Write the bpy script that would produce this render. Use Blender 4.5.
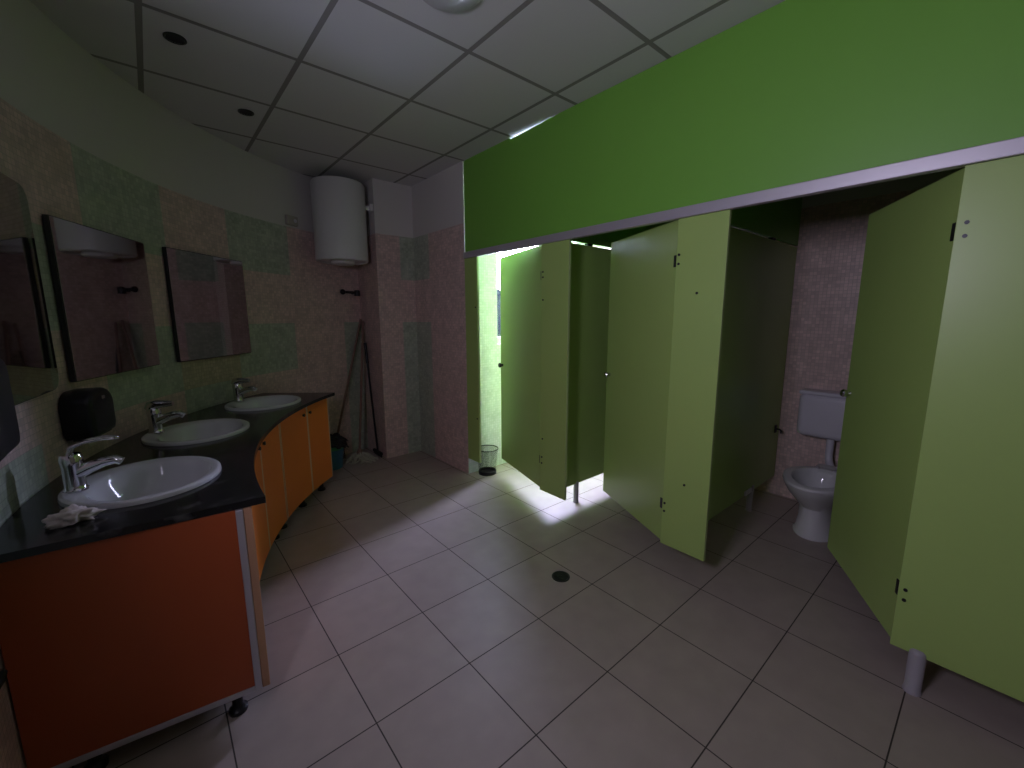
import bpy, bmesh, math, random
from mathutils import Vector, Matrix, noise
random.seed(7)
for o in list(bpy.data.objects):
    bpy.data.objects.remove(o)
S = bpy.context.scene
COL = S.collection
PI = math.pi

# ------------------------------------------------------------------ camera
EYE = 1.424
YAW, PITCH, ROLL = .7070, .1596, -.0028
cam_d = bpy.data.cameras.new('camera')
cam_d.sensor_fit = 'HORIZONTAL'
cam_d.sensor_width = 36
cam_d.lens = 419.1 / 1024 * 36
cam_d.clip_start = .02
cam = bpy.data.objects.new('camera', cam_d)
COL.objects.link(cam)
fw = Vector((math.sin(YAW) * math.cos(PITCH), math.cos(YAW) * math.cos(PITCH), -math.sin(PITCH)))
r0 = Vector((math.cos(YAW), -math.sin(YAW), 0))
u0 = r0.cross(fw)
cr, sr = math.cos(ROLL), math.sin(ROLL)
rt, up = cr * r0 + sr * u0, -sr * r0 + cr * u0
cam.matrix_world = Matrix(((rt.x, up.x, -fw.x, 0), (rt.y, up.y, -fw.y, 0), (rt.z, up.z, -fw.z, EYE), (0, 0, 0, 1)))
S.camera = cam

# ------------------------------------------------------------------ sky, exposure
SKY = 64.0
SKY_COL = (.86, .85, 1.38, 1)
w = bpy.data.worlds.new('overcast_sky')
S.world = w
w.use_nodes = True
w.node_tree.nodes['Background'].inputs[0].default_value = SKY_COL
w.node_tree.nodes['Background'].inputs[1].default_value = SKY
S.view_settings.view_transform = 'Standard'
S.view_settings.look = 'None'
S.view_settings.gamma = 1
S.view_settings.use_curve_mapping = False
S.view_settings.exposure = 0.0
cy = S.cycles
cy.use_denoising = True
try:
    cy.denoiser = 'OPENIMAGEDENOISE'
    cy.denoising_input_passes = 'RGB_ALBEDO_NORMAL'
except Exception:
    pass
cy.max_bounces = 10
cy.diffuse_bounces = 6
cy.glossy_bounces = 5
cy.transmission_bounces = 8
cy.transparent_max_bounces = 16
cy.caustics_reflective = False
cy.caustics_refractive = False
cy.sample_clamp_indirect = 4.0

# window openings: x0, x1, z0, z1 in the wall y = END_Y (daylight) and a small one added behind the camera as fill light
END_Y = 3.05
WIN = (2.43, 3.50, 1.17, 2.65)
FILL_WIN = (.38, .76, 1.58, 2.00)        # y0, y1, z0, z1 in the left wall; unseen opening added for fill light
LEFT_X = -.409


def portal(name, loc, rot, sx, sy):
    l = bpy.data.lights.new(name, 'AREA')
    l.shape = 'RECTANGLE'
    l.size, l.size_y = sx, sy
    l.cycles.is_portal = True
    o = bpy.data.objects.new(name, l)
    o.location = loc
    o.rotation_euler = rot
    COL.objects.link(o)


portal('window_daylight', ((WIN[0] + WIN[1]) / 2, END_Y + .13, (WIN[2] + WIN[3]) / 2), (-PI / 2, 0, 0), WIN[1] - WIN[0], WIN[3] - WIN[2])
portal('fill_window_daylight', (LEFT_X - .06, (FILL_WIN[0] + FILL_WIN[1]) / 2, (FILL_WIN[2] + FILL_WIN[3]) / 2), (0, -PI / 2, 0), FILL_WIN[3] - FILL_WIN[2], FILL_WIN[1] - FILL_WIN[0])  # sky light through the added fill opening


# ------------------------------------------------------------------ materials
def mat(name, col, rough=.5, metal=0., spec=.5, bump=0., bscale=60., vary=0., vscale=8.):
    m = bpy.data.materials.new(name)
    m.use_nodes = True
    nt = m.node_tree
    b = nt.nodes['Principled BSDF']
    b.inputs['Base Color'].default_value = (*col, 1)
    b.inputs['Roughness'].default_value = rough
    b.inputs['Metallic'].default_value = metal
    b.inputs['Specular IOR Level'].default_value = spec
    tc = nt.nodes.new('ShaderNodeTexCoord')
    if vary:
        n = nt.nodes.new('ShaderNodeTexNoise')
        n.inputs['Scale'].default_value = vscale
        n.inputs['Detail'].default_value = 4
        nt.links.new(tc.outputs['Object'], n.inputs['Vector'])
        mx = nt.nodes.new('ShaderNodeMix')
        mx.data_type = 'RGBA'
        mx.inputs[6].default_value = (*[c * (1 - vary) for c in col], 1)
        mx.inputs[7].default_value = (*[min(1, c * (1 + vary)) for c in col], 1)
        nt.links.new(n.outputs['Fac'], mx.inputs[0])
        nt.links.new(mx.outputs[2], b.inputs['Base Color'])
    if bump:
        n2 = nt.nodes.new('ShaderNodeTexNoise')
        n2.inputs['Scale'].default_value = bscale
        nt.links.new(tc.outputs['Object'], n2.inputs['Vector'])
        bp = nt.nodes.new('ShaderNodeBump')
        bp.inputs['Strength'].default_value = bump
        bp.inputs['Distance'].default_value = .002
        nt.links.new(n2.outputs['Fac'], bp.inputs['Height'])
        nt.links.new(bp.outputs['Normal'], b.inputs['Normal'])
    return m


def grid_mat(name, coord, size, off, mortar, c1, c2, cm, rough, bump=.4, rowh=None, spec=.5, speck=None):
    """square tiles with grout lines, laid in metres"""
    m = bpy.data.materials.new(name)
    m.use_nodes = True
    nt = m.node_tree
    L = nt.links.new
    b = nt.nodes['Principled BSDF']
    tc = nt.nodes.new('ShaderNodeTexCoord')
    mp = nt.nodes.new('ShaderNodeMapping')
    mp.inputs['Location'].default_value = (-off[0], -off[1], 0)
    L(tc.outputs[coord], mp.inputs['Vector'])
    br = nt.nodes.new('ShaderNodeTexBrick')
    br.offset = 0
    br.squash = 1
    br.inputs['Scale'].default_value = 1
    br.inputs['Brick Width'].default_value = size
    br.inputs['Row Height'].default_value = rowh or size
    br.inputs['Mortar Size'].default_value = mortar
    br.inputs['Mortar Smooth'].default_value = .1
    br.inputs['Color1'].default_value = (*c1, 1)
    br.inputs['Color2'].default_value = (*c2, 1)
    br.inputs['Mortar'].default_value = (*cm, 1)
    L(mp.outputs[0], br.inputs['Vector'])
    out = br.outputs['Color']
    if speck:
        n = nt.nodes.new('ShaderNodeTexNoise')
        n.inputs['Scale'].default_value = 9
        n.inputs['Detail'].default_value = 3
        L(mp.outputs[0], n.inputs['Vector'])
        mx = nt.nodes.new('ShaderNodeMix')
        mx.data_type = 'RGBA'
        mx.blend_type = 'MULTIPLY'
        mx.inputs[0].default_value = speck
        L(out, mx.inputs[6])
        cr_ = nt.nodes.new('ShaderNodeValToRGB')
        cr_.color_ramp.elements[0].position = .3
        cr_.color_ramp.elements[0].color = (.45, .45, .45, 1)
        cr_.color_ramp.elements[1].position = .7
        L(n.outputs['Fac'], cr_.inputs[0])
        L(cr_.outputs[0], mx.inputs[7])
        out = mx.outputs[2]
    L(out, b.inputs['Base Color'])
    b.inputs['Specular IOR Level'].default_value = spec
    mr = nt.nodes.new('ShaderNodeMapRange')
    mr.inputs['To Min'].default_value = rough
    mr.inputs['To Max'].default_value = .8
    L(br.outputs['Fac'], mr.inputs['Value'])
    L(mr.outputs[0], b.inputs['Roughness'])
    if bump:
        bp = nt.nodes.new('ShaderNodeBump')
        bp.invert = True
        bp.inputs['Strength'].default_value = bump
        bp.inputs['Distance'].default_value = .0015
        L(br.outputs['Fac'], bp.inputs['Height'])
        L(bp.outputs['Normal'], b.inputs['Normal'])
    return m


M = {}
M['floor'] = grid_mat('floor_tiles', 'UV', .4, (.062, .086), .0024, (.415, .35, .31), (.395, .33, .295), (.06, .05, .045), .42, .5, speck=.18, spec=.35)
M['ceiling'] = grid_mat('ceiling_tiles', 'UV', .6, (.1, .037), .013, (.60, .605, .595), (.565, .57, .56), (.23, .225, .21), .8, .5)
M['pink'] = grid_mat('pink_mosaic', 'UV', .0235, (0, 0), .0013, (.78, .59, .535), (.58, .44, .40), (.53, .44, .40), .3, .5, speck=.35)
M['green_mosaic'] = grid_mat('green_mosaic', 'UV', .0235, (0, 0), .0013, (.52, .58, .46), (.37, .43, .335), (.40, .435, .36), .3, .5, speck=.35)
M['yellow_mosaic'] = grid_mat('yellow_mosaic', 'UV', .0235, (0, 0), .0013, (.60, .52, .36), (.44, .39, .27), (.41, .36, .28), .3, .5, speck=.35)
M['pale_mosaic'] = grid_mat('pale_mosaic', 'UV', .0235, (0, 0), .0013, (.68, .68, .76), (.56, .59, .65), (.52, .53, .56), .3, .5, speck=.25)
M['wall_white'] = mat('white_wall_paint', (.60, .585, .56), .7, bump=.15, bscale=90)
M['header'] = mat('green_header_laminate', (.17, .42, .055), .42, vary=.05, vscale=3)
M['panel'] = mat('lime_laminate', (.345, .50, .14), .38, vary=.04, vscale=3)
M['panel_edge'] = mat('pale_lime_edge', (.42, .52, .24), .5)
M['alu'] = mat('brushed_aluminium', (.55, .52, .58), .38, .55)
M['grey_plastic'] = mat('grey_plastic', (.36, .34, .38), .4)
M['steel'] = mat('steel', (.6, .6, .62), .25, 1)
M['chrome'] = mat('chrome', (.68, .68, .7), .09, 1)
M['dark_metal'] = mat('dark_metal', (.03, .03, .035), .4, .6)
M['black_plastic'] = mat('black_plastic', (.008, .008, .011), .34, spec=.35)
M['black_matte'] = mat('black_matte', (.012, .012, .013), .6)
M['ceramic'] = mat('white_ceramic', (.62, .62, .63), .08)
M['cistern'] = mat('white_cistern_plastic', (.62, .60, .66), .3)
M['enamel'] = mat('white_enamel', (.66, .66, .66), .28)
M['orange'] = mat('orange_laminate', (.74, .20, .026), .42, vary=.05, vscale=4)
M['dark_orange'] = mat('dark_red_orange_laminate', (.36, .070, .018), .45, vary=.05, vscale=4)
M['orange_edge'] = mat('pale_orange_edge', (.46, .25, .15), .5)
M['seam_band'] = mat('pale_door_banding', (.66, .46, .34), .5)
M['carcass'] = mat('carcass_board', (.25, .2, .17), .6)
M['stone'] = mat('black_granite', (.012, .012, .013), .16, vary=.5, vscale=120)
nt_ = M['stone'].node_tree
b_ = nt_.nodes['Principled BSDF']
tc_ = nt_.nodes.new('ShaderNodeTexCoord')
mp_ = nt_.nodes.new('ShaderNodeMapping')
mp_.inputs['Scale'].default_value = (9, 30, 9)
mp_.inputs['Rotation'].default_value = (0, 0, .2)
no_ = nt_.nodes.new('ShaderNodeTexNoise')
no_.inputs['Scale'].default_value = 1.6
no_.inputs['Detail'].default_value = 6
rp_ = nt_.nodes.new('ShaderNodeValToRGB')
rp_.color_ramp.elements[0].position = .58
rp_.color_ramp.elements[0].color = (.009, .009, .010, 1)
rp_.color_ramp.elements[1].position = .78
rp_.color_ramp.elements[1].color = (.085, .085, .085, 1)
nt_.links.new(tc_.outputs['Object'], mp_.inputs['Vector'])
nt_.links.new(mp_.outputs[0], no_.inputs['Vector'])
nt_.links.new(no_.outputs['Fac'], rp_.inputs[0])
nt_.links.new(rp_.outputs[0], b_.inputs['Base Color'])
M['mirror'] = mat('mirror_silver', (.55, .55, .55), .03, 1)
M['mirror_edge'] = mat('dark_mirror_backing', (.02, .02, .022), .5)
M['tissue'] = mat('tissue_paper', (.66, .58, .55), .9, bump=.4, bscale=40)
M['cotton'] = mat('mop_cotton', (.44, .42, .34), .95, vary=.25, vscale=30)
M['wood'] = mat('pinkish_wood', (.21, .12, .09), .55, vary=.2, vscale=20)
M['blue'] = mat('blue_plastic', (.035, .15, .30), .4)
M['green_rim'] = mat('green_plastic', (.05, .30, .14), .4)
M['frame'] = mat('white_window_frame', (.72, .74, .76), .35)
M['foliage'] = mat('distant_trees', (.0032, .0040, .0052), .9, spec=0., vary=.4, vscale=.8)
M['ground'] = mat('outside_ground', (.42, .42, .42), .9, vary=.2, vscale=1)
M['lamp_glass'] = mat('opal_lamp_glass', (.48, .50, .49), .3)
M['beige_plastic'] = mat('beige_plastic', (.42, .40, .34), .5)
M['drain'] = mat('dark_drain_metal', (.045, .055, .045), .4, .5)
M['water'] = mat('bowl_water', (.12, .11, .12), .05)
M['wire'] = mat('black_wire', (.015, .016, .017), .4, .3)
M['door_wood'] = mat('dark_door', (.10, .075, .06), .5)

gm = bpy.data.materials.new('window_glass')
gm.use_nodes = True
nt = gm.node_tree
nt.nodes.remove(nt.nodes['Principled BSDF'])
tr = nt.nodes.new('ShaderNodeBsdfTransparent')
tr.inputs[0].default_value = (.93, .95, .95, 1)
gl = nt.nodes.new('ShaderNodeBsdfGlossy')
gl.inputs['Roughness'].default_value = .02
mx = nt.nodes.new('ShaderNodeMixShader')
mx.inputs[0].default_value = .05
nt.links.new(tr.outputs[0], mx.inputs[1])
nt.links.new(gl.outputs[0], mx.inputs[2])
nt.links.new(mx.outputs[0], nt.nodes['Material Output'].inputs[0])
M['glass'] = gm
gd = gm.copy()
gd.name = 'fill_dimming_glass'  # no real dust: the tint sets how much fill light gets in
for n_ in gd.node_tree.nodes:
    if n_.type == 'BSDF_TRANSPARENT':
        n_.inputs[0].default_value = (.86, .835, .75, 1)
M['fill_glass'] = gd

# wire mesh of the basket: fine real holes by a procedural lattice
wm = bpy.data.materials.new('fine_wire_mesh')
wm.use_nodes = True
nt = wm.node_tree
tc = nt.nodes.new('ShaderNodeTexCoord')
br = nt.nodes.new('ShaderNodeTexBrick')
br.offset = 0
br.inputs['Scale'].default_value = 1
br.inputs['Brick Width'].default_value = .0062
br.inputs['Row Height'].default_value = .0062
br.inputs['Mortar Size'].default_value = .00055
br.inputs['Mortar Smooth'].default_value = 0
nt.links.new(tc.outputs['UV'], br.inputs['Vector'])
tr = nt.nodes.new('ShaderNodeBsdfTransparent')
mx = nt.nodes.new('ShaderNodeMixShader')
pb = nt.nodes['Principled BSDF']
pb.inputs['Base Color'].default_value = (.03, .032, .033, 1)
pb.inputs['Roughness'].default_value = .4
nt.links.new(br.outputs['Fac'], mx.inputs[0])
nt.links.new(tr.outputs[0], mx.inputs[1])
nt.links.new(pb.outputs[0], mx.inputs[2])
nt.links.new(mx.outputs[0], nt.nodes['Material Output'].inputs[0])
M['mesh'] = wm


# ------------------------------------------------------------------ helpers
def link(name, bm, m, parent=None, smooth=False, mats=None, recalc=True):
    if recalc:
        bmesh.ops.recalc_face_normals(bm, faces=bm.faces)
    me = bpy.data.meshes.new(name)
    bm.to_mesh(me)
    bm.free()
    for k in (mats or [m]):
        me.materials.append(k)
    if smooth:
        for p in me.polygons:
            p.use_smooth = True
        try:
            me.set_sharp_from_angle(angle=math.radians(38))
        except Exception:
            pass
    o = bpy.data.objects.new(name, me)
    COL.objects.link(o)
    if parent is not None:
        o.parent = parent
    return o


def tag(o, label, cat, group=None, kind='thing'):
    o['label'] = label
    o['category'] = cat
    o['kind'] = kind
    if group:
        o['group'] = group
    return o


def thing(name, loc, label, cat, group=None, rz=0.):
    o = bpy.data.objects.new(name, None)
    o.empty_display_size = .1
    o.location = loc
    o.rotation_euler = (0, 0, rz)
    COL.objects.link(o)
    return tag(o, label, cat, group)


def struct(o):
    o['kind'] = 'structure'
    return o


def box(bm, x0, x1, y0, y1, z0, z1, bev=0., mi=0, seg=2):
    g = bmesh.ops.create_cube(bm, size=1)
    vs = g['verts']
    for v in vs:
        v.co = Vector((x0 + (v.co.x + .5) * (x1 - x0), y0 + (v.co.y + .5) * (y1 - y0), z0 + (v.co.z + .5) * (z1 - z0)))
    fs = {f for v in vs for f in v.link_faces}
    for f in fs:
        f.material_index = mi
    if bev:
        es = {e for f in fs for e in f.edges}
        bmesh.ops.bevel(bm, geom=list(es), offset=bev, segments=seg, profile=.5, affect='EDGES')
    return vs


def B(*a, **k):
    bm = bmesh.new()
    box(bm, *a, **k)
    return bm


def lathe(bm, prof, c=(0, 0, 0), seg=32, sx=1., sy=1., shift=None, cap0=False, cap1=False):
    """prof: (radius, z); rings around +Z. shift(i) -> (dx, dy)"""
    rings = []
    for i, (r, z) in enumerate(prof):
        dx, dy = shift(i) if shift else (0, 0)
        if r < 1e-6:
            rings.append([bm.verts.new((c[0] + dx, c[1] + dy, c[2] + z))])
        else:
            rings.append([bm.verts.new((c[0] + dx + r * sx * math.cos(2 * PI * k / seg), c[1] + dy + r * sy * math.sin(2 * PI * k / seg), c[2] + z)) for k in range(seg)])
    for a, b in zip(rings, rings[1:]):
        for k in range(seg):
            k2 = (k + 1) % seg
            if len(a) == 1 and len(b) == 1:
                continue
            if len(a) == 1:
                bm.faces.new((a[0], b[k2], b[k]))
            elif len(b) == 1:
                bm.faces.new((a[k], a[k2], b[0]))
            else:
                bm.faces.new((a[k], a[k2], b[k2], b[k]))
    if cap0 and len(rings[0]) > 1:
        bm.faces.new(rings[0])
    if cap1 and len(rings[-1]) > 1:
        bm.faces.new(rings[-1])
    return rings


def tube(bm, pts, r, seg=10, closed=False):
    pts = [Vector(p) for p in pts]
    n = len(pts)
    rad = r if isinstance(r, (list, tuple)) else [r] * n
    rings = []
    prev = None
    for i, p in enumerate(pts):
        if closed:
            t = (pts[(i + 1) % n] - pts[i - 1]).normalized()
        else:
            t = (pts[min(i + 1, n - 1)] - pts[max(i - 1, 0)]).normalized()
        if prev is None:
            a = Vector((0, 0, 1)) if abs(t.z) < .9 else Vector((1, 0, 0))
            nrm = t.cross(a).normalized()
        else:
            nrm = (prev - t * prev.dot(t))
            nrm = nrm.normalized() if nrm.length > 1e-6 else t.orthogonal().normalized()
        prev = nrm
        bn = t.cross(nrm)
        rings.append([bm.verts.new(p + rad[i] * (math.cos(2 * PI * k / seg) * nrm + math.sin(2 * PI * k / seg) * bn)) for k in range(seg)])
    m = n if closed else n - 1
    for i in range(m):
        a, b = rings[i], rings[(i + 1) % n]
        for k in range(seg):
            bm.faces.new((a[k], a[(k + 1) % seg], b[(k + 1) % seg], b[k]))
    if not closed:
        bm.faces.new(rings[0][::-1])
        bm.faces.new(rings[-1])


def prism(bm, poly, z0, z1, holes=()):
    """extrude a plan outline (with holes) from z0 to z1"""
    loops = [poly] + list(holes)
    edges = []
    for lp in loops:
        vs = [bm.verts.new((x, y, z0)) for x, y in lp]
        edges += [bm.edges.new((vs[i], vs[(i + 1) % len(vs)])) for i in range(len(vs))]
    if holes:
        g = bmesh.ops.triangle_fill(bm, use_beauty=True, use_dissolve=False, edges=edges)
        fs = [f for f in g['geom'] if isinstance(f, bmesh.types.BMFace)]
    else:
        bmesh.ops.contextual_create(bm, geom=edges)
        fs = list(bm.faces)
    ex = bmesh.ops.extrude_face_region(bm, geom=fs)
    bmesh.ops.translate(bm, verts=[v for v in ex['geom'] if isinstance(v, bmesh.types.BMVert)], vec=(0, 0, z1 - z0))


def quad(bm, pts, uvs=None, mi=0):
    f = bm.faces.new([bm.verts.new(p) for p in pts])
    f.material_index = mi
    uv = bm.loops.layers.uv.verify()
    if uvs:
        for l, c in zip(f.loops, uvs):
            l[uv].uv = c
    return f


# ------------------------------------------------------------------ plan
WC, WR = (2.388, 1.718), 2.797           # curved wall: centre and radius
H = 2.68                                 # ceiling
TT = 2.197                               # top of the mosaic
BACK_X = 3.70
FRONT_X = 2.08                           # line of the pink wall and of the cubicle fronts
COL_X, COL_Y = 1.69, 3.94
NEAR_Y = -1.5
ROWS = [0, .14, .553, .963, 1.373, 1.785, TT]


def cw(deg, off=0.):
    a = math.radians(deg)
    r = WR - off
    return (WC[0] + r * math.cos(a), WC[1] + r * math.sin(a))


A_END = math.degrees(math.atan2(4.427 - WC[1], COL_X - WC[0]))   # where the curve meets the column, ~104.5
P, G, Y, W = 0, 1, 2, 3
WALLMATS = [M['pink'], M['green_mosaic'], M['yellow_mosaic'], M['wall_white']]

# floor
bm = bmesh.new()
q = [(-.6, NEAR_Y), (BACK_X, NEAR_Y), (BACK_X, END_Y + .0), (FRONT_X, END_Y), (FRONT_X, 4.55), (-.6, 4.55)]
quad(bm, [(x, y, 0) for x, y in q], [(x, y) for x, y in q])
fl = struct(link('floor', bm, M['floor'], recalc=False))
# ceiling
bm = bmesh.new()
quad(bm, [(x, y, H) for x, y in q][::-1], [(x, y) for x, y in q][::-1])
struct(link('ceiling', bm, M['ceiling'], recalc=False))

# left wall: curve then straight run with the opening added out of view for fill light
bm = bmesh.new()
cuts = [180, 168.5, 157.0, 144.1, 132.6, 120.2, 108.6, A_END]
top_row = [G, P, P, G, P, G, P, P]


def patch(i, row):
    """colour of the mosaic field: column i from the near end, row from the top"""
    table = [
        [P, P, G, P, G, P, P],       # under the white band
        [G, G, P, G, P, P, P],
        [P, P, G, Y, G, P, G],
        [G, P, P, G, P, P, G],
        [P, G, G, P, G, P, G],
        [P, P, G, P, G, P, G]]
    return table[row][i]


for i in range(len(cuts) - 1):
    a0, a1 = cuts[i], cuts[i + 1]
    n = max(2, int(abs(a0 - a1) / 1.2))
    for k in range(n):
        b0, b1 = a0 + (a1 - a0) * k / n, a0 + (a1 - a0) * (k + 1) / n
        p0, p1 = cw(b0), cw(b1)
        u0_, u1_ = math.radians(180 - b0) * WR, math.radians(180 - b1) * WR
        zs = ROWS + [H]
        for j in range(len(zs) - 1):
            mi = W if j == len(zs) - 2 else patch(i, len(zs) - 3 - j)
            quad(bm, [(*p0, zs[j]), (*p1, zs[j]), (*p1, zs[j + 1]), (*p0, zs[j + 1])], [(u0_, zs[j]), (u1_, zs[j]), (u1_, zs[j + 1]), (u0_, zs[j + 1])], mi)
ys = [WC[1], 1.2, FILL_WIN[1], FILL_WIN[0], -.4, -1., NEAR_Y]
for i in range(len(ys) - 1):
    ya, yb = ys[i], ys[i + 1]
    zz = sorted(set(ROWS + [H, FILL_WIN[2], FILL_WIN[3]]))
    for j in range(len(zz) - 1):
        zm = (zz[j] + zz[j + 1]) / 2
        if ya == FILL_WIN[1] and yb == FILL_WIN[0] and FILL_WIN[2] < zm < FILL_WIN[3]:
            continue
        row = sum(zm > r for r in ROWS)
        mi = W if zm > TT else (G if (i + row) % 3 == 0 else P)
        quad(bm, [(LEFT_X, ya, zz[j]), (LEFT_X, yb, zz[j]), (LEFT_X, yb, zz[j + 1]), (LEFT_X, ya, zz[j + 1])], [(-ya, zz[j]), (-yb, zz[j]), (-yb, zz[j + 1]), (-ya, zz[j + 1])], mi)
y0, y1, z0, z1 = FILL_WIN
for a, b in (((y0, z0), (y1, z0)), ((y1, z0), (y1, z1)), ((y1, z1), (y0, z1)), ((y0, z1), (y0, z0))):
    quad(bm, [(LEFT_X, *a), (LEFT_X, *b), (LEFT_X - .07, *b), (LEFT_X - .07, *a)], mi=W)
bmesh.ops.remove_doubles(bm, verts=bm.verts, dist=1e-5)
struct(link('wall_left', bm, None, mats=WALLMATS, smooth=True, recalc=False))

# column corner and the short pink wall beside the cubicles
bm = bmesh.new()


def wall_strip(bm, pts, fields):
    """pts: list of (x, y); one column of fields per segment, from the floor up"""
    u = 0
    for (p, q_), f in zip(zip(pts, pts[1:]), fields):
        d = math.dist(p, q_)
        zs = ROWS + [H]
        for j in range(len(zs) - 1):
            mi = W if j == len(zs) - 2 else f[j]
            quad(bm, [(*p, zs[j]), (*q_, zs[j]), (*q_, zs[j + 1]), (*p, zs[j + 1])], [(u, zs[j]), (u + d, zs[j]), (u + d, zs[j + 1]), (u, zs[j + 1])], mi)
        u += d


allp = [P] * 6
gs = [G, G, G, G, P, G]
wall_strip(bm, [(COL_X, 4.46), (COL_X, COL_Y), (1.93, COL_Y), (FRONT_X, COL_Y)], [allp, allp, gs])
struct(link('wall_column', bm, None, mats=WALLMATS, recalc=False))
bm = bmesh.new()
wall_strip(bm, [(FRONT_X, COL_Y), (FRONT_X, 3.645), (FRONT_X, END_Y)], [gs, allp])
struct(link('wall_far', bm, None, mats=WALLMATS, recalc=False))

# end wall of the first cubicle with the window opening
bm = bmesh.new()
xs = sorted([FRONT_X, WIN[0], WIN[1], BACK_X])
zz = sorted([0, WIN[2], WIN[3], TT, H])
for i in range(3):
    for j in range(len(zz) - 1):
        zm = (zz[j] + zz[j + 1]) / 2
        if i == 1 and WIN[2] < zm < WIN[3]:
            continue
        quad(bm, [(xs[i], END_Y, zz[j]), (xs[i + 1], END_Y, zz[j]), (xs[i + 1], END_Y, zz[j + 1]), (xs[i], END_Y, zz[j + 1])],
             [(xs[i], zz[j]), (xs[i + 1], zz[j]), (xs[i + 1], zz[j + 1]), (xs[i], zz[j + 1])], W if zm > TT else 0)
x0, x1, z0, z1 = WIN
for a, b in (((x0, z0), (x1, z0)), ((x1, z0), (x1, z1)), ((x1, z1), (x0, z1)), ((x0, z1), (x0, z0))):
    quad(bm, [(a[0], END_Y, a[1]), (b[0], END_Y, b[1]), (b[0], END_Y + .14, b[1]), (a[0], END_Y + .14, a[1])], mi=W)
struct(link('wall_end', bm, None, mats=[M['pale_mosaic'], M['pale_mosaic'], M['pale_mosaic'], M['wall_white']], recalc=False))

# cubicle back wall, wall behind the camera
bm = bmesh.new()
fields = [[P, P, G, P, P, P], [P, G, P, P, G, P], [P, P, P, P, P, P], [G, P, P, G, P, P], [P, P, G, P, P, P]]
wall_strip(bm, [(BACK_X, END_Y), (BACK_X, 2.3), (BACK_X, 1.25), (BACK_X, .35), (BACK_X, -.5), (BACK_X, NEAR_Y)], fields)
struct(link('wall_right', bm, None, mats=WALLMATS, recalc=False))
bm = bmesh.new()
wall_strip(bm, [(BACK_X, NEAR_Y), (2.08, NEAR_Y), (1.2, NEAR_Y), (.4, NEAR_Y), (-.6, NEAR_Y)], [allp, gs, allp, gs])
struct(link('wall_near', bm, None, mats=WALLMATS, recalc=False))

# window with white frame, sash and glass
win = struct(link('window_1', B(x0, x1, END_Y + .06, END_Y + .11, z0, z0 + .065, bev=.006), M['frame']))
for a in ((x0, x0 + .04, z0, z1), (x1 - .05, x1, z0, z1), (x0, x1, z1 - .05, z1)):
    link('window_frame', B(a[0], a[1], END_Y + .06, END_Y + .11, a[2], a[3], bev=.006), M['frame'], win)
link('window_pane', B(x0 + .04, x1 - .04, END_Y + .084, END_Y + .086, z0 + .06, z1 - .05), M['glass'], win)
y0, y1, z0, z1 = FILL_WIN
fill_win = struct(link('fill_window', B(LEFT_X - .055, LEFT_X - .02, y0, y1, z0, z0 + .02, bev=.004), M['frame']))  # invented window, added out of view to brighten the room
for a in ((y0, y0 + .02, z0, z1), (y1 - .02, y1, z0, z1), (y0, y1, z1 - .02, z1)):
    link('window_frame', B(LEFT_X - .055, LEFT_X - .02, a[0], a[1], a[2], a[3], bev=.006), M['frame'], fill_win)
link('window_pane', B(LEFT_X - .040, LEFT_X - .036, y0 + .02, y1 - .02, z0 + .02, z1 - .02), M['fill_glass'], fill_win)

# outside: ground and a distant line of trees on a rise
bm = bmesh.new()
quad(bm, [(-60, 24, -.6), (80, 24, -.6), (80, 60, -.6), (-60, 60, -.6)])
struct(link('ground', bm, M['ground'], recalc=False))
bm = bmesh.new()
nx = 90
for (yy, zt) in ((32, 3.9), (36, 4.6)):
    rows_ = []
    for k in range(nx + 1):
        x = -40 + 110 * k / nx
        t = zt + .7 * noise.noise((x * .21, yy, 0)) + .45 * noise.noise((x * .8, yy, 4))
        rows_.append([bm.verts.new((x, yy - .5 - 1.2 * abs(noise.noise((x * .5, s, 2))), -.6 + s * (t + .6))) if s < 1 else bm.verts.new((x, yy + 1.5, t)) for s in (0, .35, .7, .9, 1)])
    for a, b in zip(rows_, rows_[1:]):
        for s in range(4):
            bm.faces.new((a[s], b[s], b[s + 1], a[s + 1]))
tl = link('treeline', bm, M['foliage'])
tl['kind'] = 'stuff'
tl['label'] = 'dark distant trees seen through the window beside the first cubicle'
tl['category'] = 'trees'

# ------------------------------------------------------------------ cubicles
PB, PT = .155, 1.905                     # panel bottom and top


def screws(parent, pts, x=2.07, r=.0065):
    for (y, z) in pts:
        b = bmesh.new()
        tube(b, [(x - .0035, y, z), (x + .002, y, z)], r, 10)
        link('screw', b, M['dark_metal'], parent)


def pilaster(name, y0, y1, label, sc):
    bm = B(2.07, 2.09, y0, y1, PB, PT, bev=.0015)
    bm.normal_update()
    for f in bm.faces:
        if abs(f.normal.y) > .9:
            f.material_index = 1
    o = link(name, bm, None, mats=[M['panel'], M['panel_edge']])
    tag(o, label, 'panel', 'front panels of the toilet cubicles')
    screws(o, sc)
    return o


pilaster('pilaster_panel', 2.862, 3.036, 'narrow dark green end strip beside the pink tiled wall, behind the wire basket', [(2.885, .55), (2.885, 1.5)])
pilaster('pilaster_panel', 1.862, 2.112, 'olive green front panel between the first and second cubicle doors', [(2.094, 1.723), (2.094, 1.688), (2.092, 1.536), (2.085, .55), (2.09, .412), (2.09, .367)])
pilaster('pilaster_panel', .885, 1.133, 'bright lime front panel between the second and third cubicle openings', [(1.119, 1.73), (1.119, 1.685), (1.014, 1.536), (1.014, .536), (1.119, .398), (1.119, .352)])
pc = pilaster('pilaster_panel', -.62, .150, 'wide green front panel nearest the camera, standing on a short grey foot', [(.125, 1.725), (.125, 1.682), (.130, .397), (.130, .355)])


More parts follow.
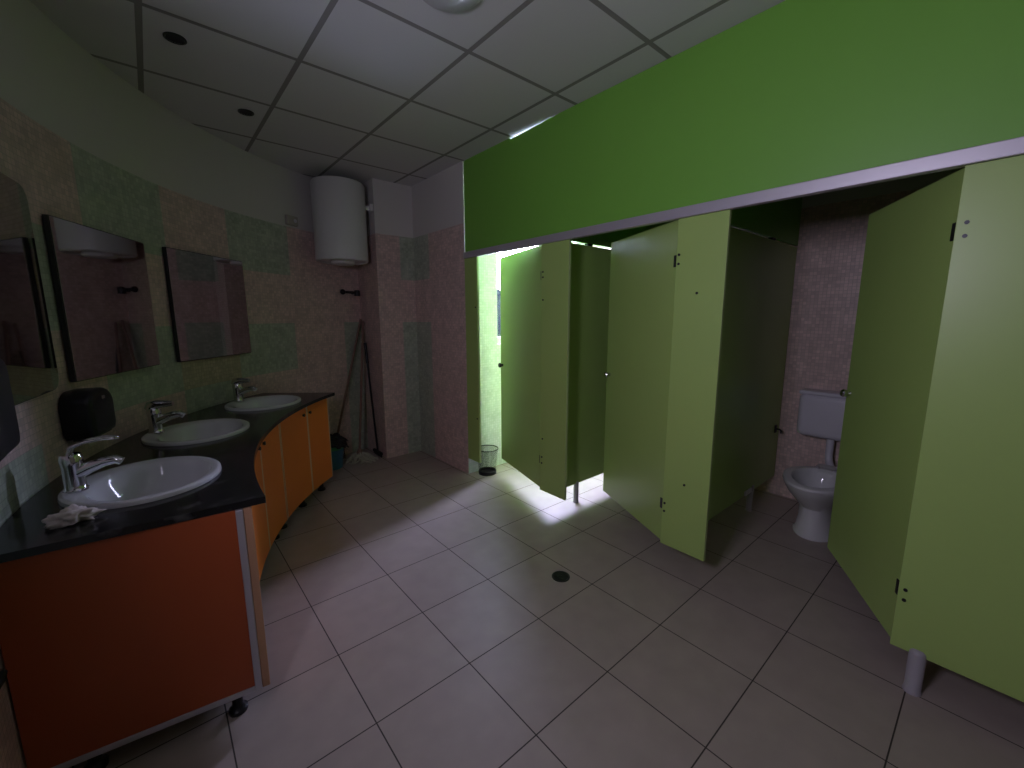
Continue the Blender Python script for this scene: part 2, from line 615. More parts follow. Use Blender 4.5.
def foot(parent, x, y, r=.022, h=.165, fork=False):
    b = bmesh.new()
    lathe(b, [(r * 1.12, 0), (r * 1.12, .006), (r, .01), (r, h - .014), (r * .9, h - .005), (r * .6, h + .002), (0, h + .004)], (x, y, 0), 20, cap0=True)
    f = link('foot', b, M['grey_plastic'], parent, smooth=True)
    f['label'] = 'round grey foot'
    if fork:
        link('bracket_arm', B(x - .15, x - .03, y - .022, y - .0105, .158, .192, bev=.004), M['cistern'], f)
        for s in (-1, 1):
            b = B(x - .018, x + .018, y + s * .016 - .004, y + s * .016 + .004, h - .03, h + .03, bev=.003)
            link('clamp', b, M['grey_plastic'], f)


foot(pc, 2.076, .071, .025, .176)


def partition(y, label, feet, x0=2.092):
    o = link('partition_panel', B(x0, BACK_X - .012, y - .01, y + .01, PB, 1.92, bev=.0015), M['panel'])
    tag(o, label, 'panel', 'side panels between the toilet cubicles')
    for x, fork in feet:
        foot(o, x, y, .02, .17, fork)
    return o


pa = partition(2.015, 'green side panel between the first and second cubicles, on a foot in the bright daylight', [(2.37, False)])
pb = partition(1.083, 'dark green side panel on the left of the cubicle with the toilet', [(3.23, True)])
partition(.062, 'green side panel behind the open door nearest the camera', [(3.1, False)], 2.106)
# upper screens over the side panels, with a slit of light in between, held by clips
for y, lab in ((2.015, 'green upper screen above the bright slit in the second cubicle'), (1.083, 'dark green upper screen above the left side of the cubicle with the toilet'),
               (.062, 'green upper screen above the side panel nearest the camera')):
    o = link('upper_screen', B(2.104, BACK_X - .004, y - .01, y + .01, 1.935, H - .004, bev=.001), M['header'])
    tag(o, lab, 'panel', 'upper screens over the cubicle side panels')
    for x in (2.45, 3.2):
        link('clip', B(x - .027, x + .027, y - .014, y + .014, 1.9202, 1.9348), M['dark_metal'], o)

# green header over the whole front: its top edge dips away from the ceiling near the far end
bm = bmesh.new()
prof = [(NEAR_Y + .005, 1.95), (3.037, 1.95), (3.037, H - .003), (2.46, H - .003), (2.455, H - .013), (1.99, H - .004), (1.98, H - .002), (NEAR_Y + .005, H - .002)]
v0 = [bm.verts.new((2.082, y, z)) for y, z in prof]
v1 = [bm.verts.new((2.102, y, z)) for y, z in prof]
bm.faces.new(v0)
bm.faces.new(v1[::-1])
for i in range(len(prof)):
    j = (i + 1) % len(prof)
    bm.faces.new((v0[i], v0[j], v1[j], v1[i]))
tag(link('overhead_fascia', bm, M['header']), 'long bright green header panel above the cubicles up to the ceiling', 'panel')
bm = bmesh.new()
box(bm, 2.060, 2.081, NEAR_Y + .005, 3.04, 1.906, 1.957, bev=.003)
box(bm, 2.081, 2.0925, NEAR_Y + .005, 3.04, 1.906, 1.9495)
tag(link('header_rail', bm, M['alu']), 'grey aluminium rail along the bottom of the green header', 'rail')


def cubicle_door(hinge, free, label, knob_z, knob_mat, inner):
    """door leaf from its hinge edge to its free edge, both given in plan"""
    d = Vector((free[0] - hinge[0], free[1] - hinge[1]))
    Lw = d.length
    rz = math.atan2(d.y, d.x)
    t = thing('cubicle_door', (hinge[0], hinge[1], 0), label, 'door', 'open doors of the toilet cubicles', rz)
    link('door_leaf', B(0.006, Lw, -.009, .009, PB, 1.911, bev=.0015), M['panel'], t)
    b = bmesh.new()
    s = 1 if inner else -1
    yk = .009
    for sg in (1, -1):
        rings = [(.012, 0), (.012, .012), (.019, .02), (.021, .03), (.016, .038), (0, .04)]
        mtx = Matrix.Translation((Lw - .045, sg * yk, knob_z)) @ Matrix.Rotation(-sg * PI / 2, 4, 'X')
        b2 = bmesh.new()
        lathe(b2, rings, seg=18)
        b2.transform(mtx)
        tmp = bpy.data.meshes.new('tmp')
        b2.to_mesh(tmp)
        b2.free()
        b.from_mesh(tmp)
        bpy.data.meshes.remove(tmp)
    link('knob', b, knob_mat, t, smooth=True)
    for z in (.375, 1.705):
        b = bmesh.new()
        tube(b, [(0, 0, z - .035), (0, 0, z + .035)], .008, 12)
        box(b, .0, .03, -.0125, .0125, z - .03, z + .03, bev=.002)
        link('hinge', b, M['dark_metal'], t)
    return t


cubicle_door((2.105, 2.118), (2.302, 2.832), 'green cubicle door beside the wire basket, ajar against the bright window', 1.01, M['dark_metal'], True)
cubicle_door((2.105, 1.136), (2.42, 1.79), 'green cubicle door hinged on the bright lime panel, second from the pink wall', 1.025, M['steel'], True)
cubicle_door((2.104, .138), (2.735, .495), 'very dark green cubicle door swung open in front of the toilet', 1.03, M['chrome'], True)

# ------------------------------------------------------------------ toilet
toilet = thing('toilet', (3.16, .672, 0), 'white ceramic toilet with a wall cistern inside the dark cubicle', 'toilet')
bm = bmesh.new()
SEG = 40


def ring(a, b, cx, z, back=0.):
    """egg outline: pointed towards -x (front)"""
    out = []
    for k in range(SEG):
        t = 2 * PI * k / SEG
        c, s = math.cos(t), math.sin(t)
        sx = a * (1.0 if c < 0 else .86)
        out.append((cx + sx * c, b * s * (1 - .10 * max(0, -c)), z))
    return out


rings = [ring(.150, .120, .06, 0), ring(.152, .122, .06, .012), ring(.135, .108, .05, .03), ring(.120, .095, .045, .12), ring(.125, .098, .04, .20), ring(.165, .125, .02, .25),
         ring(.22, .160, 0, .31), ring(.262, .183, 0, .36), ring(.278, .19, 0, .385), ring(.274, .187, 0, .398), ring(.262, .178, 0, .402),
         ring(.222, .142, 0, .400), ring(.205, .128, 0, .385), ring(.190, .118, 0, .35), ring(.165, .100, .01, .30), ring(.115, .075, .02, .255), ring(.06, .045, .03, .235)]
vr = [[bm.verts.new(p) for p in r_] for r_ in rings]
for a, b in zip(vr, vr[1:]):
    for k in range(SEG):
        bm.faces.new((a[k], a[(k + 1) % SEG], b[(k + 1) % SEG], b[k]))
bm.faces.new(vr[0][::-1])
bm.faces.new(vr[-1])
bowl = link('bowl', bm, M['ceramic'], toilet, smooth=True)
box_bm = B(.16, .36, -.09, .09, .30, .395, bev=.03, seg=4)
link('back_shelf', box_bm, M['ceramic'], toilet, smooth=True)
bm = bmesh.new()
lathe(bm, [(.0, .262), (.118, .262)], (.02, 0, 0), 32, 1.0, .66)
link('water', bm, M['water'], bowl)
TC = .045
cis = link('cistern', B(.40, .535, TC - .225, TC + .215, .55, .872, bev=.045, seg=5), M['cistern'], toilet, smooth=True)
link('cistern_lid', B(.397, .536, TC - .227, TC + .217, .858, .89, bev=.014, seg=3), M['cistern'], cis, smooth=True)
bm = bmesh.new()
tube(bm, [(.455, .05, .56), (.455, .05, .44), (.445, .045, .40), (.42, .03, .37), (.35, .0, .355)], .024, 14)
link('flush_pipe', bm, M['cistern'], toilet, smooth=True)
for s in (-1, 1):
    bm = bmesh.new()
    tube(bm, [(.19, s * .05, .39), (.19, s * .05, .412)], .012, 12)
    link('seat_bolt', bm, M['grey_plastic'], toilet, smooth=True)
bm = bmesh.new()
tube(bm, [(.50, -.16, .56), (.50, -.165, .40), (.53, -.17, .35)], .006, 8)
link('supply_hose', bm, M['steel'], toilet, smooth=True)

# scrap under the partition, fitting at its far edge
def crumple(name, loc, sx, sy, sz, m, seed, sub=3, amp=.35, freq=2.2):
    bm = bmesh.new()
    bmesh.ops.create_icosphere(bm, subdivisions=sub, radius=1)
    for v in bm.verts:
        n = v.co.normalized()
        d = 1 + amp * noise.noise(n * freq + Vector((seed, 0, 0))) + amp * .6 * noise.noise(n * freq * 2.7 + Vector((0, seed, 0))) + amp * .35 * noise.noise(n * 9 + Vector((0, 0, seed)))
        p = n * d
        v.co = Vector((p.x * sx, p.y * sy, max(p.z, -.55) * sz))
    zmin = min(v.co.z for v in bm.verts)
    for v in bm.verts:
        v.co.z -= zmin
    o = link(name, bm, m, smooth=False)
    for p in o.data.polygons:
        p.use_smooth = True
    o.location = loc
    return o


t = thing('paper_holder', (3.60, 1.072, .56), 'small dark fitting on the back edge of the dark green side panel', 'fitting')
link('base_plate', B(-.02, .02, -.008, .0, -.03, .03, bev=.003), M['dark_metal'], t)
bm = bmesh.new()
tube(bm, [(0, -.005, 0), (0, -.03, 0), (.0, -.04, -.01), (0, -.042, -.03)], .007, 10)
link('arm', bm, M['dark_metal'], t, smooth=True)

# ------------------------------------------------------------------ wire basket
bk = thing('waste_basket', (2.222, 2.952, 0), 'black wire mesh waste basket in the bright doorway by the pink wall', 'basket')
R0, R1, HB = .078, .099, .235
bm = bmesh.new()
uvl = bm.loops.layers.uv.verify()
n = 40
for k in range(n):
    a0, a1 = 2 * PI * k / n, 2 * PI * (k + 1) / n
    f = bm.faces.new([bm.verts.new((r * math.cos(a), r * math.sin(a), z)) for r, z, a in ((R0, .012, a0), (R0, .012, a1), (R1, HB, a1), (R1, HB, a0))])
    for l, (u, v) in zip(f.loops, ((a0, 0), (a1, 0), (a1, 1), (a0, 1))):
        l[uvl].uv = (u * .09, v * HB)
bmesh.ops.remove_doubles(bm, verts=bm.verts, dist=1e-5)
link('wire_side', bm, M['mesh'], bk, smooth=True)
bm = bmesh.new()
tube(bm, [(R1 * math.cos(2 * PI * k / 40), R1 * math.sin(2 * PI * k / 40), HB) for k in range(40)], .0042, 8, closed=True)
link('rim', bm, M['wire'], bk, smooth=True)
bm = bmesh.new()
lathe(bm, [(R0 - .001, 0), (R0 + .003, .0), (R0 + .004, .03), (R0 - .001, .031), (R0 - .003, .006), (0, .006)], seg=40)
link('base', bm, M['wire'], bk, smooth=True)

# floor drain
dr = thing('floor_drain', (1.582, 1.440, 0), 'round dark metal drain set in the floor tiles', 'drain')
bm = bmesh.new()
lathe(bm, [(.05, .0005), (.05, .004), (.044, .005), (.040, .003), (.040, .0008)], seg=32)
link('collar', bm, M['drain'], dr, smooth=True)
bm = bmesh.new()
lathe(bm, [(.040, .0015), (0, .0015)], seg=32)
for i in range(-3, 4):
    hw = math.sqrt(max(0, .036 ** 2 - (i * .0105) ** 2))
    if hw > .006:
        box(bm, -hw, hw, i * .0105 - .0028, i * .0105 + .0028, .0018, .0042)
link('grate', bm, M['drain'], dr)

# ------------------------------------------------------------------ vanity
FC, FR = (2.842, 1.601), 2.601           # front curve of the worktop
CT0, CT1 = .787, .811


def cf(deg, off=0.):
    a = math.radians(deg)
    r = FR + off
    return (FC[0] + r * math.cos(a), FC[1] + r * math.sin(a))


BR, BA, BB = 2.48, .252, .232            # basin ring radius about WC, semi axes
BASINS = [172.3, 155.0, 137.3]


def frame_at(deg, r):
    a = math.radians(deg)
    nrm = Vector((-math.cos(a), -math.sin(a), 0))
    tan = Vector((-math.sin(a), math.cos(a), 0))
    return Vector((WC[0] + r * math.cos(a), WC[1] + r * math.sin(a), 0)), tan, nrm


def basin_outline(deg, k, n=48):
    c, t_, n_ = frame_at(deg, BR)
    return [tuple((c + t_ * BA * k * math.cos(2 * PI * i / n) + n_ * BB * k * math.sin(2 * PI * i / n))[:2]) for i in range(n)]


front = [cf(180.0 + (132.2 - 180.0) * k / 40) for k in range(41)]
wall_far_deg = 128.6
back = [cw(wall_far_deg + (181.9 - wall_far_deg) * k / 40, .004) for k in range(41)]
back = [(max(x, LEFT_X + .004), y) for x, y in back]
back[-1] = (LEFT_X + .004, 1.648)
outline = front + back
bm = bmesh.new()
prism(bm, outline, CT0, CT1, [basin_outline(d, .93) for d in BASINS])
tag(link('worktop', bm, M['stone']), 'curved black stone worktop holding the three wash basins', 'worktop')

blabels = ['oval white wash basin nearest the camera, beside the crumpled tissue', 'middle oval white wash basin in the black worktop', 'smallest looking oval white wash basin at the far end of the black worktop']
flabels = ['chrome mixer tap on the nearest basin, under the black towel dispenser', 'dark chrome mixer tap on the middle basin', 'dark chrome mixer tap on the far basin, below the right hand mirror']


def make_basin(deg, label):
    c, t_, n_ = frame_at(deg, BR)
    rz = math.atan2(t_.y, t_.x)
    # local +x = along the wall, local -y = towards the room
    t = thing('wash_basin', (c.x, c.y, CT1), label, 'basin', 'basins in the black worktop', rz)
    bm = bmesh.new()
    prof = [(1., 0.0005), (1.005, .006), (.995, .014), (.97, .018), (.93, .018), (.865, .013), (.835, .004), (.80, -.02), (.72, -.07), (.58, -.108), (.38, -.128), (.14, -.136), (.085, -.138)]
    s = [0] * 4 + [-.002, -.014, -.018, -.02, -.022, -.022, -.02, -.02, -.02]
    sgn = 1 if (Matrix.Rotation(-rz, 3, 'Z') @ n_).y > 0 else -1
    ky = [1, 1, 1, 1, 1, .93, .92, .92, .92, .92, .92, .92, .92]
    rings_ = []
    for (k, z), sh, kk in zip(prof, s, ky):
        rings_.append([bm.verts.new((BA * k * math.cos(2 * PI * i / 56), BB * k * kk * math.sin(2 * PI * i / 56) - sgn * sh, z)) for i in range(56)])
    for a, b in zip(rings_, rings_[1:]):
        for i in range(56):
            bm.faces.new((a[i], a[(i + 1) % 56], b[(i + 1) % 56], b[i]))
    link('bowl', bm, M['ceramic'], t, smooth=True)
    bm = bmesh.new()
    lathe(bm, [(.024, -.139), (.024, -.134), (.018, -.133), (.016, -.137), (0, -.137)], (0, sgn * .02, 0), 20)
    link('drain', bm, M['chrome'], t, smooth=True)
    bm = bmesh.new()
    lathe(bm, [(.010, 0), (.008, .003), (0, .003)], seg=12)
    bm.transform(Matrix.Translation((0, -sgn * (BB * .72), -.028)) @ Matrix.Rotation(-sgn * PI / 2 * .8, 4, 'X'))
    link('overflow', bm, M['chrome'], t, smooth=True)


def make_tap(deg, label, swing, lever):
    c, t_, n_ = frame_at(deg, 2.668)
    rz = math.atan2(n_.y, n_.x) + swing      # local +x = towards the room
    t = thing('mixer_tap', (c.x, c.y, CT1 + .0155), label, 'tap', 'mixer taps on the basins', rz)
    bm = bmesh.new()
    lathe(bm, [(.034, 0), (.034, .006), (.030, .010), (.0285, .02), (.0275, .085), (.030, .095), (.031, .118), (.026, .130), (0, .134)], seg=24, cap0=True)
    link('body', bm, M['chrome'], t, smooth=True)
    bm = bmesh.new()
    tube(bm, [(.008, 0, .060), (.045, 0, .078), (.085, 0, .092), (.118, 0, .096), (.134, 0, .086)], [.023, .0215, .0185, .0165, .0145], 16)
    link('spout', bm, M['chrome'], t, smooth=True)
    bm = bmesh.new()
    if lever == 'loop':
        for s in (-1, 1):
            tube(bm, [(-.005, s * .006, .128), (.008, s * .013, .155), (.045, s * .018, .172), (.09, s * .016, .178), (.125, s * .008, .176)], .006, 10)
        tube(bm, [(.125, .008, .176), (.131, 0, .175), (.125, -.008, .176)], .006, 10)
    else:
        tube(bm, [(-.016, 0, .126), (-.008, 0, .145), (.02, 0, .152), (.06, 0, .152), (.092, 0, .154)], [.024, .026, .021, .016, .012], 14)
    link('lever', bm, M['chrome'], t, smooth=True)


for i, d in enumerate(BASINS):
    make_basin(d, blabels[i])
    make_tap(d + (.4, .2, 0)[i], flabels[i], (-.15, -.05, 0)[i], ('loop', 'bar', 'bar')[i])

o = crumple('tissue', (-.243, 1.775, CT1), .055, .032, .028, M['tissue'], 1.2, 4, .5, 2.0)
tag(o, 'crumpled pinkish tissue lying on the black worktop', 'tissue')
o.rotation_euler = (0, 0, .15)

# cabinets under the worktop: curved fronts, set back a little from the edge
CB, CTOP = .095, .786
SET = .052                                # front face setback
NEAR_CY = 1.603


def arc_slab(a0, a1, off0, off1, z0, z1, n=10, bev=0.):
    bm = bmesh.new()
    prism(bm, [cf(a0 + (a1 - a0) * k / n, off0) for k in range(n + 1)] + [cf(a1 + (a0 - a1) * k / n, off1) for k in range(n + 1)], z0, z1)
    return bm


def vanity(label, d0, d1, seams, knob_degs, first):
    c = cf((d0 + d1) / 2, .3)
    t = thing('vanity_cabinet', (c[0], c[1], 0), label, 'cabinet', 'orange cabinets under the black worktop')
    T = Matrix.Translation((-c[0], -c[1], 0))

    def part(name, bm, m, parent=t, smooth=False):
        bm.transform(T)
        return link(name, bm, m, parent, smooth)

    # carcass: side panels, floor and back rails
    n = 12
    part('carcass', arc_slab(d0 - (4 if first else 0), d1, SET + .02, .44, CB, CB + .018, n), M['carcass'])
    for d in ((d1,) if first else (d0, d1)):
        bm = bmesh.new()
        s = .18 if d == d1 else -.18
        prism(bm, [cf(d, SET + .02), cf(d, .46), cf(d + s * 2, .46), cf(d + s * 2, SET + .02)], CB, CTOP)
        part('side_panel', bm, M['orange'])
    edges = [d0] + seams + [d1]
    for i, (e0, e1) in enumerate(zip(edges, edges[1:])):
        g = .03
        dbm = arc_slab(e0 - g, e1 + g, SET, SET + .018, CB + .004, CTOP - .004, 12)
        dr_ = part('door', dbm, M['orange'])
        # pale edge banding on both long edges
        for e in (e0 - g, e1 + g):
            s = .2 if e == e0 - g else -.2
            bm = arc_slab(e, e - s, SET - .0012, SET + .018, CB + .004, CTOP - .004, 1)
            part('edge_band', bm, M['seam_band'], dr_)
        kd = knob_degs[i]
        for z, rr in ((.714, .0125),):
            x, y = cf(kd, SET)
            dirv = Vector((FC[0] - x, FC[1] - y, 0)).normalized()
            bm = bmesh.new()
            p = Vector((x, y, z))
            tube(bm, [p, p + dirv * .007, p + dirv * .010, p + dirv * .014], [rr * .7, rr * .75, rr, rr * .8], 12)
            part('knob', bm, M['dark_metal'], dr_, True)
    return t, part


va, pa_ = vanity('long orange vanity cabinet nearest the camera with a dark end panel', 179.3, 149.4, [168.3, 157.4], [169.6, 158.3, 156.1], True)
vb, pb_ = vanity('orange vanity cabinet at the far end beside the blue bucket', 149.2, 132.8, [139.7], [141.0, 138.9], False)
# end panel with aluminium edging, square to the curve's end
xr = .188
EP = Matrix.Translation((xr, 1.600, 0)) @ Matrix.Rotation(math.radians(-8.0), 4, 'Z')
EL = .597


def end_part(name, a, m, bev=.001):
    bm = B(*a, bev=bev)
    bm.transform(EP)
    return pa_(name, bm, m)


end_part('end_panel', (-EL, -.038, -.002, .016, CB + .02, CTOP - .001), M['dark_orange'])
e = end_part('corner_strip', (-.038, -.016, -.008, .026, CB, CTOP - .001), M['alu'], .003)
e['label'] = 'grey aluminium corner strip'
e = end_part('corner_post', (-.016, .009, -.002, .03, CB, CTOP - .001), M['orange_edge'], .003)
e['label'] = 'pale edge strip at the corner'
end_part('bottom_strip', (-EL, -.036, -.006, .018, CB, CB + .02), M['alu'], .002)


def cab_foot(part, x, y):
    bm = bmesh.new()
    lathe(bm, [(.030, 0), (.030, .014), (.020, .022), (.017, .03), (.017, CB)], (x, y, 0), 18, cap0=True)
    part('foot', bm, M['black_plastic'], smooth=True)


cab_foot(pa_, .098, 1.665)
cab_foot(pa_, -.28, 1.73)
for d in (166, 157.8, 150.5):
    cab_foot(pa_, *cf(d, SET + .07))
for d in (147.5, 140.5, 134.2):
    cab_foot(pb_, *cf(d, SET + .07))


# ------------------------------------------------------------------ mirrors and dispensers
def mirror(a0, a1, z0, z1, label, rad=.004):
    p0, p1 = Vector((*cw(a0, .006), 0)), Vector((*cw(a1, .006), 0))
    d = p1 - p0
    Lw = d.length
    rz = math.atan2(d.y, d.x)
    t = thing('mirror', (p0.x, p0.y, z0), label, 'mirror', 'wall mirrors above the basins', rz)
    hh = z1 - z0

    def outline(off, r):
        pts = []
        for cx, cz, s in ((Lw - off - r, off + r, -90), (Lw - off - r, hh - off - r, 0), (off + r, hh - off - r, 90), (off + r, off + r, 180)):
            for k in range(7):
                a = math.radians(s + 15 * k)
                pts.append((cx + r * math.cos(a), cz + r * math.sin(a)))
        return pts
    bm = bmesh.new()
    prism(bm, outline(0, rad), 0, .018)
    bm.transform(Matrix.Rotation(PI / 2, 4, 'X'))
    link('backing', bm, M['mirror_edge'], t)
    bm = bmesh.new()
    prism(bm, outline(.004, max(.002, rad - .003)), .0185, .0225)
    bm.transform(Matrix.Rotation(PI / 2, 4, 'X'))
    link('mirror_glass', bm, M['mirror'], t)
    return t


mirror(179.3, 165.7, 1.15, 1.90, 'large wall mirror with rounded corners at the left, nearest the camera', .06)
mirror(163.0, 148.8, 1.155, 1.83, 'middle rectangular wall mirror, above the black rounded dispenser')
mirror(145.0, 130.8, 1.15, 1.84, 'right hand rectangular wall mirror, above the far basin')


def dispenser(deg, wdt, z0, z1, dep, label, paper, cat, rtop):
    c, t_, n_ = frame_at(deg, WR - .008)
    if deg > 180:
        c, n_ = Vector((LEFT_X + .001, c.y, 0)), Vector((1, 0, 0))
    t = thing('towel_dispenser', (c.x, c.y, z0), label, cat, 'black wall dispensers', math.atan2(n_.y, n_.x) - PI / 2)
    hh = z1 - z0
    # local x across, local y out of the wall
    bm = bmesh.new()
    pts = [(-wdt / 2 + .02, 0), (wdt / 2 - .02, 0), (wdt / 2, .03)]
    for k in range(9):
        a = math.radians(11.25 * k)
        pts.append((wdt / 2 - rtop + rtop * math.cos(a), hh - rtop + rtop * math.sin(a)))
    for k in range(9):
        a = math.radians(90 + 11.25 * k)
        pts.append((-wdt / 2 + rtop + rtop * math.cos(a), hh - rtop + rtop * math.sin(a)))
    pts.append((-wdt / 2, .03))
    prism(bm, pts, 0, dep)
    front_e = [e for e in bm.edges if all(abs(v.co.z - dep) < 1e-5 for v in e.verts)]
    bmesh.ops.bevel(bm, geom=front_e, offset=.025, segments=4, profile=.5, affect='EDGES')
    bm.transform(Matrix(((-1, 0, 0, 0), (0, 0, 1, 0), (0, 1, 0, 0), (0, 0, 0, 1))))
    link('cover', bm, M['black_plastic'], t, smooth=True)
    link('lock', B(-.012, .012, dep - .012, dep + .003, hh - .045, hh - .03, bev=.002), M['steel'], t)
    link('slot_tray', B(-wdt * .42, wdt * .42, .02, dep - .02, -.006, .004, bev=.002), M['black_matte'], t)
    if paper:
        bm = bmesh.new()
        nseg = 10
        rows_ = []
        for k in range(nseg + 1):
            x = -wdt * .36 + wdt * .72 * k / nseg
            rows_.append([bm.verts.new((x, dep * .55 + .006 * math.sin(k * 1.3) + s * .01, -.002 - s * (.03 + .008 * math.sin(k * .9)))) for s in (0, .5, 1)])
        for a, b in zip(rows_, rows_[1:]):
            for s in range(2):
                bm.faces.new((a[s], b[s], b[s + 1], a[s + 1]))
        pp = link('paper', bm, M['tissue'], t, smooth=True)
        pp['label'] = 'end of a pinkish paper towel'
        md = pp.modifiers.new('thick', 'SOLIDIFY')
        md.thickness = .0015


dispenser(163.3, .215, .928, 1.125, .10, 'black rounded towel dispenser on the tiled wall above the nearest tap', True, 'dispenser', .07)
dispenser(183.55, .24, 1.09, 1.335, .12, 'black dispenser box cut by the left edge, below the large mirror', False, 'dispenser', .05)

# black latch on the left wall beyond the end of the cabinet
t = thing('wall_latch', (LEFT_X, 1.49, .53), 'small black latch low on the left wall beside the dark end panel', 'latch')
link('base_plate', B(0, .008, -.018, .018, -.03, .03, bev=.003), M['black_matte'], t)
bm = bmesh.new()
tube(bm, [(.006, 0, 0), (.03, 0, 0), (.035, .02, .006), (.035, .05, .012)], .008, 10)
link('lever', bm, M['black_matte'], t, smooth=True)

# ------------------------------------------------------------------ boiler in the corner
bo = thing('water_heater', (1.405, 4.035, 1.922), 'white cylindrical water heater hung high in the far corner', 'water heater')
BRD, BH = .226, .682
bm = bmesh.new()
lathe(bm, [(.10, .012), (.195, .012), (.200, .0), (.215, .0), (BRD, .012), (BRD, BH - .02), (BRD - .01, BH - .004), (.19, BH + .004), (.08, BH + .012), (0, BH + .014)], seg=48)
link('tank', bm, M['enamel'], bo, smooth=True)
bm = bmesh.new()
lathe(bm, [(.105, .014), (.105, -.014), (.095, -.024), (.0, -.026)], seg=36)
link('bottom_cap', bm, M['enamel'], bo, smooth=True)
bm = bmesh.new()
link('wall_bracket', B(-.16, .16, .205, .262, .50, .54, bev=.004), M['steel'], bo)
bm = bmesh.new()
box(bm, .215, .274, -.075, -.045, .475, .515, bev=.006)
box(bm, .25, .283, -.085, -.035, .47, .535, bev=.006)
link('side_bracket', bm, M['enamel'], bo)

# valve below it
cx_, cy_ = cw(106.1, 0)
t = thing('wall_valve', (cx_, cy_, 1.668), 'black pipe valve on the tiled wall under the water heater', 'valve')
bm = bmesh.new()
tube(bm, [(0, .0, 0), (-.01, -.03, 0), (-.02, -.05, 0)], .016, 14)
tube(bm, [(-.105, -.052, .004), (.025, -.045, 0)], .013, 14)
link('body', bm, M['black_matte'], t, smooth=True)
bm = bmesh.new()
bmesh.ops.create_uvsphere(bm, u_segments=16, v_segments=10, radius=.027)
bm.transform(Matrix.Translation((-.115, -.054, .004)))
link('handle', bm, M['black_plastic'], t, smooth=True)
bm = bmesh.new()
lathe(bm, [(.0, -.03), (.028, -.028), (.03, .02), (.022, .03), (0, .03)], seg=18)
bm.transform(Matrix.Translation((.03, -.046, -.004)))
link('nut', bm, M['dark_metal'], t, smooth=True)

# junction box on the edge of the white band
c, t_, n_ = frame_at(119.3, WR)
t = thing('junction_box', (c.x, c.y, 2.245), 'small beige electrical box on the wall left of the water heater', 'box', rz=math.atan2(n_.y, n_.x) - PI / 2)
link('box_body', B(-.055, .055, .0, .035, -.035, .045, bev=.006), M['beige_plastic'], t)
bm = bmesh.new()
lathe(bm, [(.016, 0), (.016, .006), (.012, .009), (0, .009)], seg=16)
bm.transform(Matrix.Translation((-.02, .034, .005)) @ Matrix.Rotation(-PI / 2, 4, 'X'))
link('button', bm, M['cistern'], t, smooth=True)

# ------------------------------------------------------------------ bucket, bag, mop and broom
bu = thing('bucket', (1.185, 4.035, 0), 'blue plastic bucket with green rim half hidden by the far cabinet', 'bucket')
bm = bmesh.new()
lathe(bm, [(.088, .0), (.092, .004), (.112, .205), (.108, .205), (.088, .008), (0, .008)], seg=36)
link('shell', bm, M['blue'], bu, smooth=True)
bm = bmesh.new()
lathe(bm, [(.1105, .195), (.120, .195), (.122, .225), (.114, .228), (.107, .225), (.107, .205)], seg=36)
r_ = link('rim', bm, M['green_rim'], bu, smooth=True)
r_['label'] = 'green rim'
o = crumple('rubbish_bag', (1.20, 4.02, .212), .105, .1, .075, M['black_plastic'], 5.1, 4, .45, 1.8)
bmx = bmesh.new()
bmx.from_mesh(o.data)
for v in bmx.verts:
    # one side hangs over the rim
    k = max(0, (v.co.x - .045) / .1)
    v.co.z -= .085 * k * k
    v.co.x += .02 * k
bmx.to_mesh(o.data)
bmx.free()
tag(o, 'black plastic bag bunched over the top of the blue bucket', 'bag')


def handle(bm, p, q_, r, n=8):
    p, q_ = Vector(p), Vector(q_)
    tube(bm, [p.lerp(q_, k / n) for k in range(n + 1)], r, 12)


# mop: cotton head on the floor, handle leaning in the corner
mp_ = thing('mop', (1.465, 4.075, 0), 'cotton string mop with its head on the floor and pole leaning in the corner', 'mop')
bm = bmesh.new()
rnd = random.Random(3)
for k in range(64):
    a = 2 * PI * k / 64 + rnd.uniform(-.1, .1)
    L_ = rnd.uniform(.09, .175) * (1 if math.sin(a) < .2 else .7)
    wig = rnd.uniform(-.5, .5)
    pts = []
    z0_ = rnd.uniform(.045, .075)
    for s in range(7):
        f_ = s / 6
        rr = .012 + L_ * f_
        aa = a + wig * f_ + .25 * math.sin(f_ * 5 + k)
        z = max(.0075, z0_ * (1 - f_ ** 1.4) + .010 * math.sin(k + f_ * 7) + .006)
        pts.append((rr * math.cos(aa), min(rr * math.sin(aa), .12), z))
    tube(bm, pts, .0065, 6)
link('mop_head', bm, M['cotton'], mp_, smooth=True)
bm = bmesh.new()
lathe(bm, [(0, .05), (.03, .052), (.028, .085), (.016, .12), (0, .12)], seg=16)
link('socket', bm, M['wood'], mp_, smooth=True)
bm = bmesh.new()
handle(bm, (0, 0, .09), (.19, .20, 1.38), .0115)
link('handle', bm, M['wood'], mp_, smooth=True)

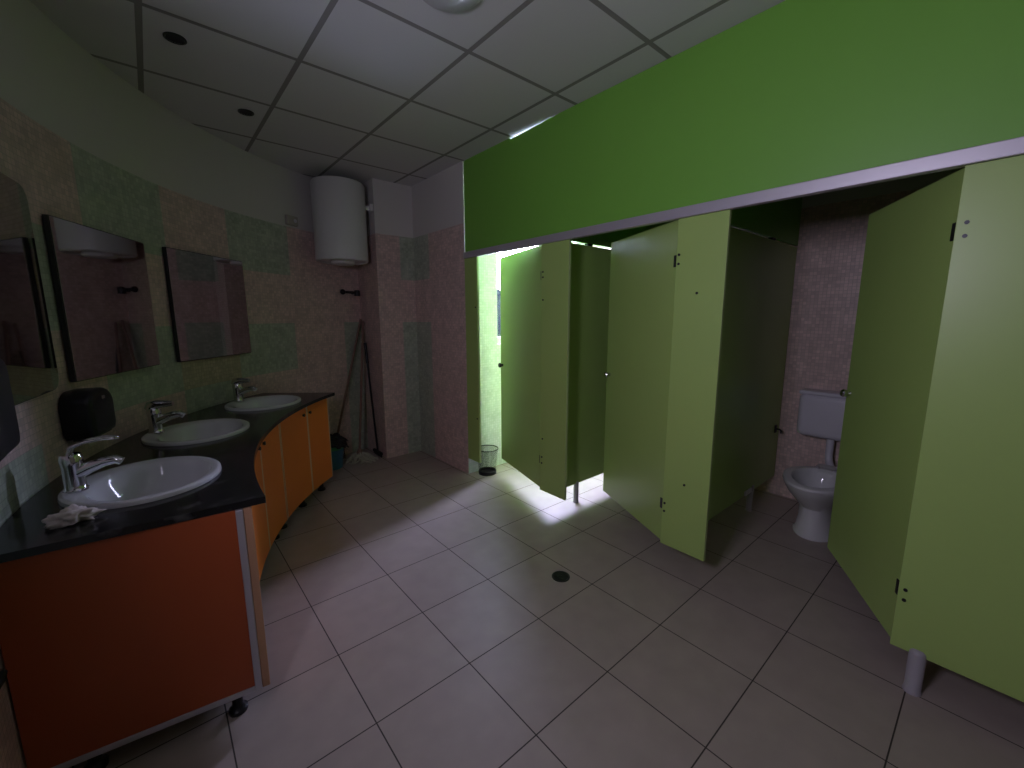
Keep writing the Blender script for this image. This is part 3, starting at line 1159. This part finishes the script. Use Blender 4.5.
br_ = thing('broom', (1.27, 4.205, 0), 'broom with a pinkish wooden stick slanting from behind the bucket into the corner', 'broom')
bm = bmesh.new()
handle(bm, (0, 0, .14), (.385, .13, 1.40), .011)
link('handle', bm, M['wood'], br_, smooth=True)
bm = bmesh.new()
box(bm, -.09, .09, -.015, .015, .09, .15, bev=.01)
link('head', bm, M['black_matte'], br_)
bm = bmesh.new()
for k in range(18):
    x = -.085 + .01 * k
    tube(bm, [(x, 0, .095), (x * 1.04, .004 * math.sin(k), .05), (x * 1.08, .008 * math.sin(k * 2), .001)], .0042, 5)
link('bristles', bm, M['black_matte'], br_)

sq = thing('squeegee', (1.662, 4.10, 0), 'squeegee with a thin black pole standing upright against the column', 'squeegee')
bm = bmesh.new()
handle(bm, (0, 0, .045), (0, .17, 1.14), .010)
link('handle', bm, M['black_matte'], sq, smooth=True)
bm = bmesh.new()
handle(bm, (0, .140, .95), (0, .173, 1.16), .0145, 4)
link('grip', bm, M['black_plastic'], sq, smooth=True)
link('blade_holder', B(-.014, .014, -.10, .10, .022, .052, bev=.006), M['black_matte'], sq)
link('rubber_blade', B(-.004, .004, -.098, .098, .0005, .026), M['black_plastic'], sq)

# ------------------------------------------------------------------ ceiling lamps
t = thing('ceiling_lamp', (1.0, 1.537, H), 'round opal ceiling lamp, unlit, at the top edge of the picture', 'lamp')
bm = bmesh.new()
lathe(bm, [(.140, 0), (.143, -.008), (.136, -.014), (.128, -.014)], seg=40)
link('trim_ring', bm, M['enamel'], t, smooth=True)
bm = bmesh.new()
lathe(bm, [(.129, -.012), (.124, -.022), (.095, -.034), (.05, -.041), (0, -.043)], seg=40)
link('diffuser', bm, M['lamp_glass'], t, smooth=True)
for (x, y), lab in (((.223, 2.616), 'dark unlit recessed spotlight in the ceiling above the nearer mirrors'), ((.590, 3.222), 'dark unlit recessed spotlight in the ceiling above the right hand mirror')):
    t = thing('ceiling_spot', (x, y, H), lab, 'spotlight', 'recessed ceiling spotlights')
    bm = bmesh.new()
    lathe(bm, [(.044, -.0005), (.044, -.005), (.037, -.007), (.034, -.004)], seg=28)
    link('trim_ring', bm, M['drain'], t, smooth=True)
    bm = bmesh.new()
    lathe(bm, [(.035, -.003), (.025, -.0012), (0, -.0012)], seg=28)
    link('lens', bm, M['black_matte'], t, smooth=True)
